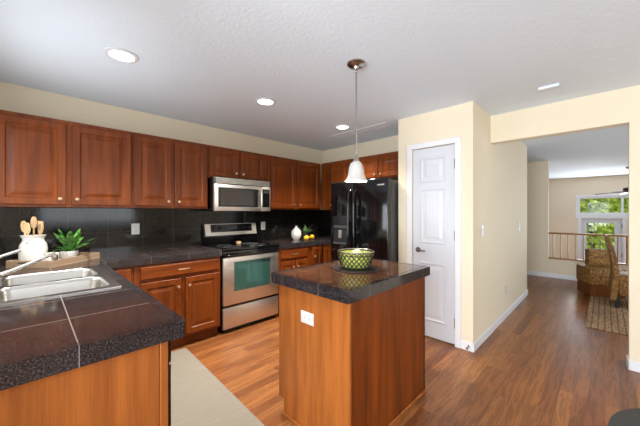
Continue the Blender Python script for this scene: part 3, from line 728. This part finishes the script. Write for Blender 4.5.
# ------------------------------------------------------------------ ceiling fittings
for (x, y), lb in zip(((.445, 2.345), (1.608, 2.335), (2.772, 2.345)), ('recessed ceiling light nearest the camera, above the left cabinets', 'middle recessed ceiling light, in front of the range', 'recessed ceiling light furthest back, beside the pendant rod')):
    t = thing('recessed_light', lb, 'ceiling light', (x, y, H), 0, 'recessed kitchen downlights')
    g = G(); g.lathe([(.098, -.0005), (.098, -.006), (.075, -.010), (.072, -.004), (.072, -.0005)], (0, 0, 0), 36, 'z', False, False); obj('trim_ring', g, 'trim', t)
    g = G(); g.lathe([(.071, -.0035), (.071, -.0015)], (0, 0, 0), 32); obj('lamp_lens', g, 'led', t)
    l = bpy.data.lights.new('downlight', 'SPOT'); l.energy = 180; l.spot_size = R(118); l.spot_blend = .9; l.shadow_soft_size = .06; l.color = (1, .94, .85)
    lo = bpy.data.objects.new('downlight', l); COL.objects.link(lo); lo.parent = t; lo.location = (0, 0, -.015)
t = thing('pendant_light', 'pendant light with white bell shade hanging over the island', 'pendant light', (1.659, 1.275, H))
g = G(); g.lathe([(.066, -.0005), (.066, -.008), (.055, -.02), (.02, -.028), (.012, -.045), (0, -.046)], (0, 0, 0), 32, 'z', True, False); obj('canopy', g, 'chrome', t)
g = G(); g.torus((0, 0, -.058), .012, .003, 20, 6, 'y'); obj('loop', g, 'chrome', t)
g = G(); g.tube([(0, 0, -.068), (0, 0, -.69)], .0055); obj('rod', g, 'chrome', t)
g = G(); g.lathe([(.007, -.66), (.016, -.68), (.022, -.70), (.024, -.73), (.018, -.735)], (0, 0, 0), 20); obj('socket_cap', g, 'chrome', t)
g = G(); o_ = [(.022, -.708), (.040, -.722), (.052, -.755), (.058, -.80), (.066, -.825), (.082, -.848), (.080, -.852)]
g.lathe(o_ + [(.076, -.846), (.062, -.826), (.054, -.80), (.048, -.757), (.037, -.726), (.022, -.714)], (0, 0, 0), 40, 'z', False, False); obj('lamp_shade', g, 'shade', t)
g = G(); g.lathe([(.010, -.735), (.014, -.75), (.028, -.785), (.030, -.81), (.022, -.832), (.0, -.842)][:-1], (0, 0, 0), 20); obj('bulb', g, 'bulb', t)
l = bpy.data.lights.new('pendant_bulb', 'POINT'); l.energy = 6; l.shadow_soft_size = .03; l.color = (1, .86, .68)
lo = bpy.data.objects.new('pendant_bulb', l); COL.objects.link(lo); lo.parent = t; lo.location = (0, 0, -.855)
t = thing('ceiling_register', 'long white slatted air register on the ceiling before the refrigerator', 'vent', (3.07, 2.30, H))
g = G(); g.slab([-.085, -.065, .065, .085], [-.46, -.44, .44, .46], [(i, j) for i in range(3) for j in range(3) if (i, j) != (1, 1)], -.008, -.0005, .002); obj('frame', g, 'regpaint', t)
for i in range(6):
    x = -.055+i*.022; g = G(); g.box(x-.008, x+.008, -.44, .44, -.006, -.004, rot=None); obj('slat', g, 'regpaint', t, False)
g = G(); g.box(-.025, .025, -.07, .07, -.022, -.0005, .004)
tag(obj('ceiling_sensor', g, 'ceil', None, True, (3.112, .338, H)), 'small white box on the ceiling before the hall opening', 'sensor')

# ------------------------------------------------------------------ mats and rug
g = G(); g.rings([rrect(-.30, .30, -.72, .72, .015, z, 3) for z in (0, .006, .009)])
tag(obj('kitchen_mat', g, 'mat', None, True, (.765, 2.24, .001), (0, 0, R(-2))), 'beige woven kitchen runner on the floor beside the sink peninsula', 'mat')
g = G(); g.lathe([(.55, 0), (.555, .006), (.545, .013), (0, .014)], (0, 0, 0), 72, 'z', True, False)
tag(obj('floor_mat', g, 'darkmat', None, True, (2.56, -.57, .001)), 'round dark grey floor mat cut off by the bottom right corner', 'mat')
g = G(); g.box(4.60, 7.35, -2.4, .165, .001, .011, .003, 1)
tag(obj('area_rug', g, 'rug', None, False), 'patterned brown area rug under the wicker chairs beyond the opening', 'rug')

# ------------------------------------------------------------------ dining chairs
t = thing('wicker_chair', 'low square wicker chair with a wooden base at the rug edge', 'chair', (6.285, .168, 0), math.atan2(.188, .395))
def wob(g): return g
g = G(); g.box(.01, .42, -.44, -.01, .012, .19, .004, 1); obj('chair_base', g, 'brownwood', t, False)
g = G(); g.box(0, .44, -.46, 0, .19, .455, .018, 3); obj('seat', g, 'wicker', t)
g = G(); g.box(.31, .44, -.46, -.12, .456, .73, .02, 3); obj('backrest', g, 'wicker', t)
t = thing('wicker_chair', 'tall-backed wicker dining chair with black legs on the rug', 'chair', (6.02, -.15, .0115), R(4))
bk = G(); prof = [(.05, .10), (.03, .25), (.015, .45), (.035, .65), (.07, .82), (.12, 1.00), (.155, 1.01), (.12, .83), (.085, .64), (.075, .45), (.10, .25), (.11, .10)]
bk.rings([[(-.22, y, z) for y, z in prof], [(.22, y, z) for y, z in prof]]); obj('backrest', bk, 'wicker', t)
g = G(); g.box(-.22, .22, -.42, .03, .17, .46, .02, 3); obj('seat', g, 'wicker', t)
for x, y in ((-.19, .04), (.19, .04), (-.19, -.38), (.19, -.38)):
    g = G(); g.box(x-.022, x+.022, y-.022, y+.022, 0, .18, .003, 1); obj('leg', g, 'blackm', t)

# ------------------------------------------------------------------ railing
t = thing('stair_railing', 'brown wooden railing with slim balusters on the low hall wall', 'railing', (7.66, 0, .385))
g = G(); g.box(-.032, .032, -3.1, .838, .515, .55, .008); obj('top_rail', g, 'rail', t)
g = G(); g.box(-.05, .05, -3.1, .838, .001, .028, .006); obj('bottom_rail', g, 'rail', t)
y = .76
i = 0
while y > -3.0:
    post = i == 9
    g = G(); g.box(-.016 if post else -.009, .016 if post else .009, y-(.016 if post else .009), y+(.016 if post else .009), .028, .515); obj('baluster', g, 'rail', t, False); y -= .116; i += 1

# ------------------------------------------------------------------ ceiling fan of the lower room
t = thing('ceiling_fan', 'dark ceiling fan hanging in the lower room beyond the railing', 'ceiling fan', (10.0, -.42, H))
g = G(); g.lathe([(.07, -.0005), (.07, -.03), (.02, -.06), (.016, -.50)], (0, 0, 0), 20); obj('downrod', g, 'darkfan', t)
g = G(); g.lathe([(.03, -.48), (.11, -.50), (.12, -.55), (.10, -.60), (.05, -.62)], (0, 0, 0), 28); obj('motor', g, 'darkfan', t)
for i in range(5):
    a = R(82+72*i); c, s_ = math.cos(a), math.sin(a); g = G(); rr = []
    for u, hw, z in ((.09, .03, -.575), (.18, .06, -.585), (.40, .075, -.60), (.56, .06, -.615), (.60, .03, -.618)):
        q = []
        for e, dz in ((-1, .012), (1, -.012)):
            q.append((u*c-e*hw*s_, u*s_+e*hw*c, z+dz))
        rr.append([q[0], q[1], (q[1][0], q[1][1], q[1][2]-.006), (q[0][0], q[0][1], q[0][2]-.006)])
    g.rings(rr); obj('blade', g, 'darkfan', t)

# ------------------------------------------------------------------ outdoors beyond the lower room
g = G(); g.box(12.3, 40, -25, 25, -1.2, -1.1); o = struct('floor', g, 'lawn')
for x, y, h_, r_, lb in ((15.5, .35, 5.5, .13, 'bright green tree with slim trunk outside the transom window, on its left'),
                         (16.0, -2.0, 6.0, .20, 'bright green tree with thick dark trunk outside the transom window, on its right'),
                         (20, 2.9, 7, .22, 'distant green tree behind the slim one, left of the transom'),
                         (20.5, -.6, 7, .20, 'distant green tree seen between the two nearer trunks through the transom'),
                         (18.2, .9, 5, .16, 'mid-distance green tree directly behind the slim-trunked one'),
                         (24, 1.0, 7.5, .2, 'furthest green tree, behind the mid-distance one')):
    t = thing('tree', lb, 'tree', (x, y, -1.1))
    g = G(); g.tube([(0, 0, 0), (.05, .03, h_*.3), (-.04, .0, h_*.6), (.02, .05, h_*.9)], [r_, r_*.85, r_*.6, r_*.25], 10)
    for q in range(5):
        a = random.uniform(0, 6.28); z = h_*random.uniform(.35, .75); g.tube([(0, 0, z), (math.cos(a)*.6, math.sin(a)*.6, z+.4), (math.cos(a)*1.0, math.sin(a)*1.0, z+.9)], [r_*.35, r_*.25, r_*.1], 6)
    obj('trunk', g, 'bark', t)
    g = G()
    for q in range(4200):
        a = random.uniform(0, 6.28); rr_ = 1.12*math.sqrt(random.random()); z = h_*random.uniform(.2, 1.05)
        p = Vector((rr_*math.cos(a), rr_*math.sin(a), z)); n = Vector((random.gauss(0, 1), random.gauss(0, 1), random.gauss(0, 1))).normalized()
        u = n.orthogonal().normalized()*.11; v_ = n.cross(u).normalized()*.06
        g.b.faces.new([g.b.verts.new(x_) for x_ in (p-u, p-v_, p+u, p+v_)])
    obj('foliage', g, 'tleaf', t, False)
